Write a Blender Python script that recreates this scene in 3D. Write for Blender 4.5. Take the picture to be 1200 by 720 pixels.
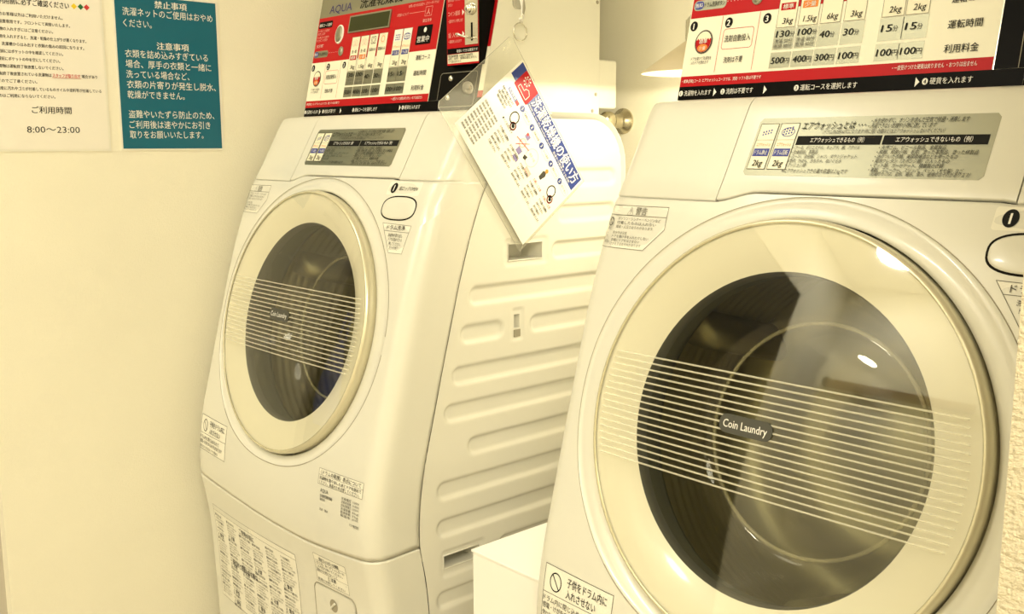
import bpy, math, random
from mathutils import Vector, Matrix
import numpy as np

random.seed(4)
for o in list(bpy.data.objects): bpy.data.objects.remove(o)
SC = bpy.context.scene
COL = SC.collection
PI = math.pi
H = 1.05                       # camera height above the floor; measured z = 0 is the camera level

# ---------------------------------------------------------------- camera
cam = bpy.data.cameras.new('camera'); cam_ob = bpy.data.objects.new('camera', cam); COL.objects.link(cam_ob)
cam.sensor_width = 36; cam.lens = 36 * 1164.4848 / 1200; cam.clip_start = .01
YAW, PITCH, ROLL = math.radians(47.53451), math.radians(9.19154), math.radians(-.11692)
fw = Vector((-math.sin(YAW) * math.cos(PITCH), math.cos(YAW) * math.cos(PITCH), -math.sin(PITCH)))
r0 = Vector((math.cos(YAW), math.sin(YAW), 0)); u0 = r0.cross(fw)
rr = r0 * math.cos(ROLL) + u0 * math.sin(ROLL); uu = -r0 * math.sin(ROLL) + u0 * math.cos(ROLL)
mw = Matrix((rr, uu, -fw)).transposed().to_4x4(); mw.translation = Vector((0, 0, H))
cam_ob.matrix_world = mw
SC.camera = cam_ob

# ---------------------------------------------------------------- light and exposure
SC.view_settings.view_transform = 'Standard'; SC.view_settings.look = 'None'
SC.view_settings.exposure = 0.09; SC.view_settings.gamma = 1; SC.view_settings.use_curve_mapping = False
WARM = (1.0, .945, .79)
w = bpy.data.worlds.new('world'); SC.world = w; w.use_nodes = True
w.node_tree.nodes['Background'].inputs[0].default_value = (1, .88, .64, 1)
w.node_tree.nodes['Background'].inputs[1].default_value = .25

def area_lamp(name, loc, sx, sy, power, color=WARM, rot=(0, 0, 0)):
    l = bpy.data.lights.new(name, 'AREA'); l.shape = 'ELLIPSE'; l.size = sx; l.size_y = sy
    l.energy = power; l.color = color
    o = bpy.data.objects.new(name, l); COL.objects.link(o)
    o.location = (loc[0], loc[1], loc[2] + H); o.rotation_euler = rot
    return o
area_lamp('ceiling_lamp_front', (-1.62, .08, 1.34), .55, 1.0, 10)
area_lamp('ceiling_lamp_room', (.85, -.75, 1.34), 1.0, 1.4, 57)
area_lamp('ceiling_lamp_door', (-1.5, -1.5, 1.345), .34, .34, 28)

# ---------------------------------------------------------------- materials
MAT = {}
def mat(name, color, rough=.5, metal=0., coat=0., bump=0., bscale=60., noise=0., emit=0., spec=.5):
    m = bpy.data.materials.new(name); m.use_nodes = True
    nt = m.node_tree; b = nt.nodes['Principled BSDF']
    b.inputs['Roughness'].default_value = rough; b.inputs['Metallic'].default_value = metal
    b.inputs['Coat Weight'].default_value = coat; b.inputs['Coat Roughness'].default_value = .08
    b.inputs['Specular IOR Level'].default_value = spec
    c = (*color, 1)
    tc = nt.nodes.new('ShaderNodeTexCoord')
    nz = nt.nodes.new('ShaderNodeTexNoise'); nz.inputs['Scale'].default_value = bscale; nz.inputs['Detail'].default_value = 3
    nt.links.new(tc.outputs['Object'], nz.inputs['Vector'])
    rp = nt.nodes.new('ShaderNodeMix'); rp.data_type = 'RGBA'
    k = 1 - max(noise, .012)
    rp.inputs['A'].default_value = c; rp.inputs['B'].default_value = (color[0] * k, color[1] * k, color[2] * k, 1)
    nt.links.new(nz.outputs['Fac'], rp.inputs['Factor'])
    nt.links.new(rp.outputs['Result'], b.inputs['Base Color'])
    if bump:
        bp = nt.nodes.new('ShaderNodeBump'); bp.inputs['Strength'].default_value = bump; bp.inputs['Distance'].default_value = .002
        nt.links.new(nz.outputs['Fac'], bp.inputs['Height']); nt.links.new(bp.outputs['Normal'], b.inputs['Normal'])
    if emit:
        b.inputs['Emission Color'].default_value = c; b.inputs['Emission Strength'].default_value = emit
    MAT[name] = m
    return m

def clear(name, tint=(1, 1, 1), ior=1.5, rough=.02, body=0., body_col=(.8, .8, .75)):
    """thin clear plastic or glass: transparent with a Fresnel reflection"""
    m = bpy.data.materials.new(name); m.use_nodes = True
    nt = m.node_tree; nt.nodes.clear()
    out = nt.nodes.new('ShaderNodeOutputMaterial')
    tr = nt.nodes.new('ShaderNodeBsdfTransparent'); tr.inputs[0].default_value = (*tint, 1)
    gl = nt.nodes.new('ShaderNodeBsdfGlossy'); gl.inputs['Roughness'].default_value = rough
    lw = nt.nodes.new('ShaderNodeLayerWeight'); lw.inputs['Blend'].default_value = .5
    pw = nt.nodes.new('ShaderNodeMath'); pw.operation = 'POWER'; pw.inputs[1].default_value = 5
    f0 = ((ior - 1) / (ior + 1))**2
    fr = nt.nodes.new('ShaderNodeMath'); fr.operation = 'MULTIPLY_ADD'; fr.inputs[1].default_value = 1 - f0; fr.inputs[2].default_value = f0
    nt.links.new(lw.outputs['Facing'], pw.inputs[0]); nt.links.new(pw.outputs[0], fr.inputs[0])
    mx = nt.nodes.new('ShaderNodeMixShader')
    base = tr
    if body:
        df = nt.nodes.new('ShaderNodeBsdfDiffuse'); df.inputs[0].default_value = (*body_col, 1)
        m2 = nt.nodes.new('ShaderNodeMixShader'); m2.inputs[0].default_value = body
        nt.links.new(tr.outputs[0], m2.inputs[1]); nt.links.new(df.outputs[0], m2.inputs[2]); base = m2
    nt.links.new(fr.outputs[0], mx.inputs[0]); nt.links.new(base.outputs[0], mx.inputs[1]); nt.links.new(gl.outputs[0], mx.inputs[2])
    nt.links.new(mx.outputs[0], out.inputs[0])
    MAT[name] = m
    return m

def wallpaper(name, color, scale, strength, dist):
    m = mat(name, color, .8, bump=0, noise=.05, bscale=8, spec=.3)
    nt = m.node_tree; b = nt.nodes['Principled BSDF']
    tc = nt.nodes.new('ShaderNodeTexCoord')
    hs = []
    for sc in ((1, 1, .45), (.45, .45, 1)):
        mp = nt.nodes.new('ShaderNodeMapping'); mp.inputs['Scale'].default_value = sc
        nt.links.new(tc.outputs['Object'], mp.inputs[0])
        nz = nt.nodes.new('ShaderNodeTexNoise'); nz.inputs['Scale'].default_value = scale; nz.inputs['Detail'].default_value = 4
        nt.links.new(mp.outputs[0], nz.inputs['Vector']); hs.append(nz)
    ad = nt.nodes.new('ShaderNodeMath'); ad.operation = 'ADD'
    nt.links.new(hs[0].outputs['Fac'], ad.inputs[0]); nt.links.new(hs[1].outputs['Fac'], ad.inputs[1])
    bp = nt.nodes.new('ShaderNodeBump'); bp.inputs['Strength'].default_value = strength; bp.inputs['Distance'].default_value = dist
    nt.links.new(ad.outputs[0], bp.inputs['Height']); nt.links.new(bp.outputs['Normal'], b.inputs['Normal'])
    return m

wallpaper('wallpaper', (.89, .85, .69), 420, .25, .002)
wallpaper('woven_wallpaper', (.66, .59, .43), 300, .9, .004)
mat('ceiling_paint', (.82, .78, .66), .9); mat('floor_vinyl', (.62, .54, .40), .5, noise=.2, bscale=12)
mat('dark_door', (.022, .018, .014), .6, spec=.2); mat('frame_paint', (.50, .46, .38), .6)
mat('white_plastic', (.705, .69, .60), .28, coat=.25)
mat('door_white', (.78, .755, .635), .30, coat=.3)
mat('side_steel', (.75, .73, .635), .25, coat=.4)
mat('box_steel', (.84, .82, .70), .16, coat=.5)
mat('gap_dark', (.012, .011, .008), .8, spec=.1)
mat('shade_grey', (.33, .30, .22), .6)
mat('rim_clear', (.70, .66, .49), .25, metal=.4)
mat('rubber', (.10, .10, .08), .6)
mat('drum_steel', (.33, .30, .19), .48, metal=.85, noise=.1, bscale=20)
mat('silver_foil', (.34, .34, .26), .40, metal=.9)
mat('bright_metal', (.72, .70, .62), .2, metal=1.)
mat('brass', (.66, .60, .44), .22, metal=1.)
mat('black', (.005, .0045, .004), .35, spec=.04)
mat('ink', (.008, .008, .007), .6, spec=.15)
mat('ink_grey', (.20, .19, .155), .6, spec=.2)
mat('ink_soft', (.06, .055, .045), .6, spec=.2)
mat('red', (.46, .006, .010), .4, spec=.15)
mat('ink_red', (.60, .03, .03), .5)
mat('orange', (.75, .22, .02), .5)
mat('blue', (.016, .03, .27), .45)
mat('purple', (.03, .02, .15), .5)
mat('panel_cream', (.86, .83, .67), .4)
mat('card', (.83, .79, .60), .35)
mat('ink_white', (.85, .83, .76), .5)
mat('pink', (.80, .45, .38), .5)
mat('lcd', (.028, .034, .006), .3, spec=.2)
mat('teal', (.005, .125, .19), .4, spec=.4)
mat('paper', (.86, .82, .72), .45)
mat('sheet_paper', (.86, .83, .74), .35)
mat('header_blue', (.010, .035, .23), .35)
mat('yellow', (.85, .62, .02), .5); mat('green', (.01, .16, .04), .5)
mat('lilac', (.22, .18, .38), .5)
mat('sticker', (.82, .795, .68), .35)
mat('box_white', (.88, .86, .80), .4)
mat('lamp_shade', (.60, .51, .33), .5)
mat('lamp_glow', (1, .90, .66), .5, emit=9)
mat('navy_cloth', (.012, .014, .03), .9, bump=.4); mat('blue_cloth', (.02, .09, .62), .9, bump=.4)
mat('brown_leather', (.13, .035, .008), .5, bump=.2)
mat('badge_grey', (.075, .074, .06), .45, spec=.2)
clear('clear_cover', (.97, .96, .90), 1.9, .03)
clear('door_glass_clear', (.86, .87, .80), 1.5, .02)
clear('laminate', (.98, .98, .96), 1.45, .06, body=.08, body_col=(.85, .83, .72))
clear('laminate_gloss', (.99, .99, .98), 1.45, .05)
clear('stripe_white', (1, 1, 1), 1.3, .3, body=.5, body_col=(.84, .80, .62))
clear('edge_clear', (.95, .95, .9), 1.5, .2, body=.16, body_col=(.75, .68, .42))
clear('cup_clear', (.95, .95, .93), 1.5, .1, body=.33, body_col=(.85, .82, .7))

# ---------------------------------------------------------------- mesh builder
class MB:
    def __init__(s): s.v = []; s.f = []; s.m = []; s.mats = []; s.sm = []
    def mi(s, name):
        if name not in s.mats: s.mats.append(name)
        return s.mats.index(name)
    def add(s, vs, fs, m, smooth=False):
        n = len(s.v); k = s.mi(m)
        s.v.extend([tuple(map(float, p)) for p in vs])
        for f in fs: s.f.append([i + n for i in f]); s.m.append(k); s.sm.append(smooth)
    def grid(s, rows, m, closed=False, smooth=True, flip=False):
        n = len(rows[0]); vs = [p for r in rows for p in r]; fs = []
        for i in range(len(rows) - 1):
            for j in range(n if closed else n - 1):
                k = (j + 1) % n
                q = [i * n + j, i * n + k, (i + 1) * n + k, (i + 1) * n + j]
                fs.append(q[::-1] if flip else q)
        s.add(vs, fs, m, smooth)
    def box(s, x0, x1, y0, y1, z0, z1, m, bev=0.):
        if not bev:
            v = [(x, y, z) for x in (x0, x1) for y in (y0, y1) for z in (z0, z1)]
            s.add(v, [(0, 1, 3, 2), (4, 6, 7, 5), (0, 4, 5, 1), (2, 3, 7, 6), (0, 2, 6, 4), (1, 5, 7, 3)], m); return
        c = Vector(((x0 + x1) / 2, (y0 + y1) / 2, (z0 + z1) / 2)); h = Vector(((x1 - x0) / 2, (y1 - y0) / 2, (z1 - z0) / 2))
        import bmesh
        bm = bmesh.new(); bmesh.ops.create_cube(bm, size=2)
        for v in bm.verts: v.co = Vector((v.co.x * h.x, v.co.y * h.y, v.co.z * h.z)) + c
        bmesh.ops.bevel(bm, geom=bm.edges[:], offset=bev, segments=3, profile=.5, affect='EDGES')
        bm.verts.index_update()
        s.add([v.co[:] for v in bm.verts], [[v.index for v in f.verts] for f in bm.faces], m, False); bm.free()
    def tube(s, pts, r, m, n=12, closed=False, caps=True):
        pts = [Vector(p) for p in pts]; rows = []; N = len(pts); prev = None
        for i, p in enumerate(pts):
            a = pts[(i - 1) % N] if (closed or i > 0) else p; b = pts[(i + 1) % N] if (closed or i < N - 1) else p
            t = (b - a).normalized()
            if prev is None:
                up = Vector((0, 0, 1)) if abs(t.z) < .9 else Vector((1, 0, 0)); e = t.cross(up).normalized()
            else: e = (prev - t * prev.dot(t)).normalized()
            prev = e; g = t.cross(e); ri = r[i] if isinstance(r, (list, tuple)) else r
            rows.append([p + e * (ri * math.cos(2 * PI * k / n)) + g * (ri * math.sin(2 * PI * k / n)) for k in range(n)])
        if closed: rows.append(rows[0])
        s.grid(rows, m, closed=True)
        if caps and not closed:
            for row in (rows[0], rows[-1]): s.add(row, [list(range(n))], m)
    def lathe(s, prof, fn, m, n=96, smooth=True, t0=0, t1=2 * PI):
        """prof: list of (r, d); fn(r, theta, d) -> point"""
        full = abs(t1 - t0 - 2 * PI) < 1e-6
        k = n if full else n + 1
        rows = [[fn(r, t0 + (t1 - t0) * i / n, d) for i in range(k)] for r, d in prof]
        s.grid(rows, m, closed=full, smooth=smooth)
    def build(s, name, parent=None, origin=(0, 0, 0), **props):
        me = bpy.data.meshes.new(name)
        o3 = np.array(origin, float)
        v = np.array(s.v, float) - o3
        me.from_pydata(v.tolist(), [], s.f); me.update()
        for k in s.mats: me.materials.append(MAT[k])
        me.polygons.foreach_set('material_index', s.m); me.polygons.foreach_set('use_smooth', s.sm)
        me.update()
        o = bpy.data.objects.new(name, me); COL.objects.link(o)
        if parent is not None: o.parent = parent
        else: o.location = (o3[0], o3[1], o3[2] + H)
        for k, q in props.items(): o[k] = q
        return o

def thing(name, loc, label, cat, group=None):
    o = bpy.data.objects.new(name, None); COL.objects.link(o); o.empty_display_size = .1
    o.location = (loc[0], loc[1], loc[2] + H); o['label'] = label; o['category'] = cat
    if group: o['group'] = group
    return o
def tag(o, label, cat, group=None):
    o['label'] = label; o['category'] = cat
    if group: o['group'] = group
    return o
def structure(name, mb, origin=(0, 0, 0)):
    o = mb.build(name, None, origin); o['kind'] = 'structure'; return o

# ---------------------------------------------------------------- flat drawing (print, stickers, signs)
_tc = {}
def glyphs(s, bold):
    key = (s, bold)
    if key not in _tc:
        c = bpy.data.curves.new('lettering', 'FONT'); c.body = s; c.resolution_u = 2; c.offset = bold
        o = bpy.data.objects.new('lettering', c); COL.objects.link(o)
        dg = bpy.context.evaluated_depsgraph_get(); me = bpy.data.meshes.new_from_object(o.evaluated_get(dg))
        v = [(q.co.x, q.co.y) for q in me.vertices]; f = [list(p.vertices) for p in me.polygons]
        bpy.data.objects.remove(o); bpy.data.curves.remove(c); bpy.data.meshes.remove(me)
        _tc[key] = (v, f)
    return _tc[key]

class Draw:
    """2-D drawing laid on a surface: fn(x, y, off) -> 3-D point"""
    def __init__(s, mb, fn, step=.00025, seg=0): s.mb = mb; s.fn = fn; s.step = step; s.seg = seg
    def poly(s, pts, m, lay=1): s.mb.add([s.fn(x, y, s.step * lay) for x, y in pts], [list(range(len(pts)))], m)
    def rect(s, x0, y0, x1, y1, m, lay=1, nx=1):
        ny = 1
        if s.seg: nx = max(1, math.ceil(abs(x1 - x0) / s.seg)); ny = max(1, math.ceil(abs(y1 - y0) / s.seg))
        for i in range(nx):
            a = x0 + (x1 - x0) * i / nx; b = x0 + (x1 - x0) * (i + 1) / nx
            for j in range(ny):
                c = y0 + (y1 - y0) * j / ny; e = y0 + (y1 - y0) * (j + 1) / ny
                s.poly([(a, c), (b, c), (b, e), (a, e)], m, lay)
    def rr(s, x0, y0, x1, y1, r): 
        p = []
        for cx, cy, a in ((x1 - r, y1 - r, 0), (x0 + r, y1 - r, 90), (x0 + r, y0 + r, 180), (x1 - r, y0 + r, 270)):
            for k in range(6): t = math.radians(a + 18 * k); p.append((cx + r * math.cos(t), cy + r * math.sin(t)))
        return p
    def rrect(s, x0, y0, x1, y1, r, m, lay=1): s.poly(s.rr(x0, y0, x1, y1, r), m, lay)
    def ell(s, cx, cy, a, b, m, lay=1, n=28): s.poly([(cx + a * math.cos(2 * PI * k / n), cy + b * math.sin(2 * PI * k / n)) for k in range(n)], m, lay)
    def outline(s, pts, wd, m, lay=2):
        c = np.mean(pts, axis=0); n = len(pts)
        P = [Vector(p) for p in pts]
        for i in range(n):
            a, b = P[i], P[(i + 1) % n]; d = (b - a)
            if d.length < 1e-9: continue
            e = d.normalized() * wd / 2; s.line(a.x - e.x, a.y - e.y, b.x + e.x, b.y + e.y, wd, m, lay)
    def line(s, x0, y0, x1, y1, wd, m, lay=2):
        d = Vector((x1 - x0, y1 - y0)); q = Vector((-d.y, d.x)).normalized() * wd / 2
        n = max(1, math.ceil(d.length / s.seg)) if s.seg else 1
        for i in range(n):
            a = (x0 + d.x * i / n, y0 + d.y * i / n); b = (x0 + d.x * (i + 1) / n, y0 + d.y * (i + 1) / n)
            s.poly([(a[0] - q.x, a[1] - q.y), (b[0] - q.x, b[1] - q.y), (b[0] + q.x, b[1] + q.y), (a[0] + q.x, a[1] + q.y)], m, lay)
    def frame(s, x0, y0, x1, y1, wd, m, lay=2): s.outline([(x0, y0), (x1, y0), (x1, y1), (x0, y1)], wd, m, lay)
    def ring(s, cx, cy, a, b, wd, m, lay=2, n=28):
        s.outline([(cx + a * math.cos(2 * PI * k / n), cy + b * math.sin(2 * PI * k / n)) for k in range(n)], wd, m, lay)
    def dots(s, x0, y, x1, n, r, m, lay=2):
        for k in range(n): s.ell(x0 + (x1 - x0) * k / max(1, n - 1), y, r, r, m, lay, 8)
    def text(s, t, x, y, h, m='ink', w=None, al='l', bold=0., lay=4, ang=0., shear=0.):
        """baseline-left (al l), centre (c) or right (r) at x, y; h = em height"""
        v, f = glyphs(t, 0.)
        if not v: return
        a = np.array(v); x0 = a[:, 0].min(); wid = a[:, 0].max() - x0
        sx = h if w is None else w / wid
        X = (a[:, 0] - x0) * sx; Y = a[:, 1] * h; X = X + shear * Y
        W = wid * sx
        if al == 'c': X = X - W / 2
        elif al == 'r': X = X - W
        ca, sa = math.cos(ang), math.sin(ang)
        for i_, e in enumerate((0,) if bold < .009 else (-bold * h * .8, bold * h * .8)):
            s.mb.add([s.fn(x + (p + e) * ca - q * sa, y + (p + e) * sa + q * ca, s.step * (lay + .5 * i_)) for p, q in zip(X, Y)], f, m)

def plane_fn(o, ex, ey, n):
    o, ex, ey, n = Vector(o), Vector(ex), Vector(ey), Vector(n)
    return lambda x, y, d: o + ex * x + ey * y + n * d
def slab(mb, pts, fn, th, m, side=None):
    """a thin solid plate from a 2-D outline: front at d = 0, back at d = -th"""
    n = len(pts); a = [fn(x, y, 0) for x, y in pts]; b = [fn(x, y, -th) for x, y in pts]
    mb.add(a, [list(range(n))], m); mb.add(b, [list(range(n))[::-1]], side or m)
    mb.add(a + b, [(i, i + n, (i + 1) % n + n, (i + 1) % n) for i in range(n)], side or m)

# ================================================================= the room
XW, YB, ZF, ZC = -1.96, 1.56, -H, 1.36
X1, Y0 = 1.5, -2.0
b = MB(); b.box(XW - .1, X1 + .1, Y0 - .1, YB + .1, ZF - .06, ZF, 'floor_vinyl'); structure('floor', b)
b = MB(); b.box(XW - .1, X1 + .1, Y0 - .1, YB + .1, ZC, ZC + .06, 'ceiling_paint'); structure('ceiling', b)
b = MB(); b.box(XW - .1, X1 + .1, YB, YB + .1, ZF, ZC, 'wallpaper'); structure('wall_back', b)
b = MB(); b.box(XW - .1, XW, .497, YB, ZF, ZC, 'wallpaper'); structure('wall_left', b)
b = MB(); b.box(XW - .1, XW - .03, .43, .497, ZF, ZC, 'frame_paint'); structure('trim_1', b)
b = MB(); b.box(XW - .1, XW - .05, Y0, -1.35, ZF, ZC, 'wallpaper'); b.box(XW - .1, XW - .05, -1.35, .43, .95, ZC, 'wallpaper'); structure('wall_far_left', b)
b = MB(); b.box(XW - .1, XW - .06, -1.35, .43, ZF, .95, 'dark_door'); structure('door_1', b)
b = MB(); b.box(-.249, .12, .68, YB, ZF, ZC, 'woven_wallpaper'); structure('wall_right', b)
b = MB(); b.box(X1, X1 + .1, Y0, YB, ZF, ZC, 'wallpaper'); structure('wall_far_right', b)
b = MB(); b.box(XW - .1, X1 + .1, Y0 - .1, Y0, ZF, ZC, 'wallpaper'); structure('wall_front', b)

# ================================================================= washing machine (drawn in the near machine's place)
XC = -.585
HW, RC, DEEP = .32, .035, .11
PR = [(-1.05, .866), (-.9, .860), (-.72, .848), (-.66, .8375), (-.6, .8385), (-.537, .8475), (-.45, .869), (-.3, .908), (-.2, .936),
      (-.13, .960), (-.0744, .984), (-.053, .997), (-.0341, 1.0082), (.0333, 1.0455), (.047, 1.0535)]
_pz = np.array([p[0] for p in PR]); _py = np.array([p[1] for p in PR]); _pm = np.gradient(_py, _pz)
def prof(z):
    z = min(max(z, _pz[0]), _pz[-1]); i = min(max(int(np.searchsorted(_pz, z)) - 1, 0), len(_pz) - 2)
    h = _pz[i + 1] - _pz[i]; t = (z - _pz[i]) / h
    return float((2 * t**3 - 3 * t**2 + 1) * _py[i] + (t**3 - 2 * t**2 + t) * h * _pm[i] + (-2 * t**3 + 3 * t**2) * _py[i + 1] + (t**3 - t**2) * h * _pm[i + 1])
XF = HW - RC; BOW = .17 * XF * XF; SARC = RC * PI / 2; SMAX = XF + SARC + DEEP - BOW - RC
def plan(s):
    """arc position across the front -> (x, depth offset)"""
    a = abs(s); sg = 1 if s >= 0 else -1
    if a <= XF: return s, .17 * a * a
    if a <= XF + SARC:
        t = (a - XF) / RC; return sg * (XF + RC * math.sin(t)), BOW + RC * (1 - math.cos(t))
    return sg * HW, BOW + RC + (a - XF - SARC)
def S(s, z, off=0.):
    x, d = plan(s); p = Vector((XC + x, prof(z) + d, z))
    if off:
        e = 1e-3; x2, d2 = plan(s + e); x1, d1 = plan(s - e)
        a = Vector((x2 - x1, d2 - d1, 0)); c = Vector((0, prof(z + e) - prof(z - e), 2 * e))
        n = a.cross(c).normalized()
        if n.y > 0 and abs(s) < XF: n = -n
        if abs(s) >= XF and n.x * s < 0: n = -n
        p = p + n * off
    return p
seam_x = [-.40, -.30, -.145, 0, .14, .234, .285, .42]; seam_z = [-.660, -.661, -.665, -.6725, -.6765, -.670, -.6655, -.660]
def z_seam(s):
    return float(sum(np.interp(s + q, seam_x, seam_z) * w_ for q, w_ in zip(np.linspace(-.07, .07, 15), np.hanning(17)[1:-1])) / np.hanning(17)[1:-1].sum())
def z_top(s):
    if s < -.137: return -.0665
    if s < -.08: t = (s + .137) / .057; return -.0665 + .0115 * t * t * (3 - 2 * t)
    return -.055 if s < .205 else -.0565

AC = Vector((-.588, .9007, -.3107)); TL = math.radians(14)
AN = Vector((0, -math.cos(TL), math.sin(TL))); AX = Vector((1, 0, 0)); AY = Vector((0, math.sin(TL), math.cos(TL)))
def D(r, t, d): return AC + AX * (r * math.cos(t)) + AY * (r * math.sin(t)) + AN * d
def hole(t):
    c, q = math.cos(t), math.sin(t); a, h, e = .278, .2540, (2 / 2.12 if q < 0 else 1.)
    return (AC.x - XC + a * math.copysign(abs(c)**e, c), AC.z + h * math.copysign(abs(q)**e, q))

RO = (XC, 1.2, ZF)
ROOT = thing('washing_machine', RO, 'x', 'washing machine', 'coin washer-dryers')
def part(b, name, parent=None, **k): return b.build(name, parent or ROOT, RO, **k)

# --- front panel (upper shell with the door opening)
b = MB()
zc = AC.z; ang = sorted(set([2 * PI * k / 176 for k in range(176)] +
    [math.atan2(z_top(SMAX) - zc, SMAX) % (2 * PI), math.atan2(z_top(-SMAX) - zc, -SMAX) % (2 * PI), math.atan2(z_seam(SMAX) - zc, SMAX) % (2 * PI), math.atan2(z_seam(-SMAX) - zc, -SMAX) % (2 * PI)]))
def outer(t):
    c, q = math.cos(t), math.sin(t); R0 = SMAX / max(abs(c), 1e-6); R = min(R0, .4)
    for _ in range(60):
        if abs(q) < 1e-9: R = R0; break
        lim = (z_top(R * c) if q > 0 else z_seam(R * c)) - zc
        R = .5 * R + .5 * min(R0, lim / q)
    return R * c, zc + R * q
rows = []
HOLE = [hole(t) for t in ang]; OUT = [outer(t) for t in ang]
for k in range(21):
    u = k / 20; rows.append([S(h[0] + (o[0] - h[0]) * u, h[1] + (o[1] - h[1]) * u) for h, o in zip(HOLE, OUT)])
ctr = Vector((XC, 1.05, -.33))
rows.append([S(o[0] * .998, zc + (o[1] - zc) * .997, -.004) for o in OUT]); rows.append([S(o[0] * .998, zc + (o[1] - zc) * .997, -.014) for o in OUT])
b.grid(rows, 'white_plastic', closed=True)
FRONT = part(b, 'front_panel')
# --- dished recess round the door
b = MB(); rows = [[S(*h) for h in HOLE]]
rows.append([S(h[0] * .996, zc + (h[1] - zc) * .996, -.0022) for h in HOLE])
for u, dd in ((.3, -.008), (.6, -.0115), (.85, -.0155), (1, -.0185)):
    row = []
    for h, t in zip(HOLE, ang):
        p = S(*h); q = D(.2432, t, dd); a = p + (q - p) * u
        row.append(a + AN * (-.002 * math.sin(u * PI)))
    rows.append(row)
rows.append([D(.2425, t, -.05) for t in ang]); rows.append([D(.20, t, -.055) for t in ang])
b.grid(rows, 'white_plastic', closed=True)
part(b, 'door_surround')
b = MB()
for t0, t1, wd in ((.02, 1.0, .0010), (1.0, 2.1, .0007), (4.0, 5.2, .0012), (5.2, 6.2, .0008), (2.1, 4.0, .0006)):
    pts = []
    n = 40
    for k in range(n + 1):
        h = hole(t0 + (t1 - t0) * k / n); pts.append(S(h[0], h[1], .0002))
    b.tube(pts, wd * .6, 'shade_grey', 6)
part(b, 'surround_groove')
# --- lower panel
b = MB(); rows = []
NS = [(-SMAX + 2 * SMAX * k / 90) for k in range(91)]
zs = [0, .0025, .005] + [.005 + .36 * k / 10 for k in range(1, 11)]
rows.append([S(s_, z_seam(s_) - .0022, -.012) for s_ in NS])
rows.append([S(s_, z_seam(s_) - .0022, -.004) for s_ in NS])
for q in zs: rows.append([S(s_, z_seam(s_) - .0035 - q * ((z_seam(s_) + 1.03) / .365 if q > .005 else 1)) for s_ in NS])
b.grid(rows, 'white_plastic')
part(b, 'lower_panel')
# --- sloping top strip: drawer, information strip, right end piece
PATH = [(.9985, -.0505), (1.0082, -.0341), (1.025, -.0035), (1.0455, .0333), (1.0535, .0470), (1.0590, .0540), (1.0650, .0580), (1.0740, .0600), (1.10, .0605), (1.135, .0605)]
def strip_grid(b, s0, s1, m, lower):
    n = max(6, int((s1 - s0) / .012)); rows = []
    ss = [s0 + (s1 - s0) * k / n for k in range(n + 1)]
    def P(s_, y, z, off=0):
        x, d = plan(s_); return Vector((XC + x, y + d + off, z - off * .4))
    def low(s_): 
        z = lower(s_); return prof(z), z
    rows.append([P(s_, *low(s_), .012) for s_ in ss]); rows.append([P(s_, low(s_)[0] + .001, low(s_)[1] - .0004, .0) for s_ in ss])
    rows.append([P(s_, prof(low(s_)[1] + .002), low(s_)[1] + .002) for s_ in ss])
    for y, z in PATH[1:]: rows.append([P(s_, y, z) for s_ in ss])
    sk = [[r_[0] + Vector((0, .012, -.004)) for r_ in rows], [r_[0] for r_ in rows]]
    b.grid(rows, m); b.grid(sk, m)
    b.grid([[r_[-1] for r_ in rows], [r_[-1] + Vector((0, .012, -.004)) for r_ in rows]], m)
b = MB(); strip_grid(b, -SMAX, -.1372, 'white_plastic', lambda s_: z_top(s_) + .0012)
bf = Draw(b, lambda x, z, d: S(x, z, d))
part(b, 'detergent_drawer')
b = MB(); strip_grid(b, -.1358, .2052, 'white_plastic', lambda s_: z_top(s_) + .0027); INFO = part(b, 'information_strip')
b = MB(); strip_grid(b, .2068, SMAX, 'white_plastic', lambda s_: z_top(s_) + .0012); part(b, 'strip_end')
b = MB(); rows = []    # dark backing behind the seams
for z in (-.09, -.06, -.04, 0, .03, .045): rows.append([S(s_, z, -.0075) for s_ in NS])
b.grid(rows, 'gap_dark'); part(b, 'strip_seam'); b = MB(); rows = []
for q in (.03, .0, -.03): rows.append([S(s_, z_seam(s_) + q, -.010) for s_ in NS])
b.grid(rows, 'gap_dark')
part(b, 'panel_seam')

# --- pressed steel side (ribs, hand holds), the other side, top and back
YBK = 1.44
def side_front(z): return (prof(z) if z < .047 else 1.0535 + (z - .047) * 4) + DEEP + .0015
def top_lim(y):
    r = .085
    if y < YBK - r: return .048
    return .048 - (r - math.sqrt(max(0, r * r - (y - YBK + r)**2)))
RIBS = [(1.061, 1.425, -.248), (1.256, 1.425, -.184), (1.041, 1.138, -.312), (1.202, 1.425, -.312), (1.022, 1.425, -.381), (1.004, 1.425, -.443),
        (1.055, 1.425, -.509), (.987, 1.425, -.575), (.985, 1.425, -.641), (1.125, 1.425, -.706), (.983, 1.425, -.770), (.983, 1.425, -.835),
        (.983, 1.425, -.90), (1.27, 1.425, -.119), (1.27, 1.425, -.055)]
OPEN = [(1.150, 1.232, -.1965, -.167, .05), (1.1645, 1.1775, -.316, -.292, .02), (.9995, 1.0785, -.716, -.692, .05)]
RIMS = [(1.142, 1.245, -.205, -.159, .006), (1.158, 1.185, -.337, -.282, .003), (.994, 1.089, -.730, -.684, .006)]
def sdrr(y, z, y0, y1, z0, z1, r):
    cy, cz = (y0 + y1) / 2, (z0 + z1) / 2
    qy = abs(y - cy) - (y1 - y0) / 2 + r; qz = abs(z - cz) - (z1 - z0) / 2 + r
    return math.hypot(max(qy, 0), max(qz, 0)) + min(max(qy, qz), 0) - r
def sstep(a, c, x): t = min(max((x - a) / (c - a), 0), 1); return t * t * (3 - 2 * t)
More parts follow.
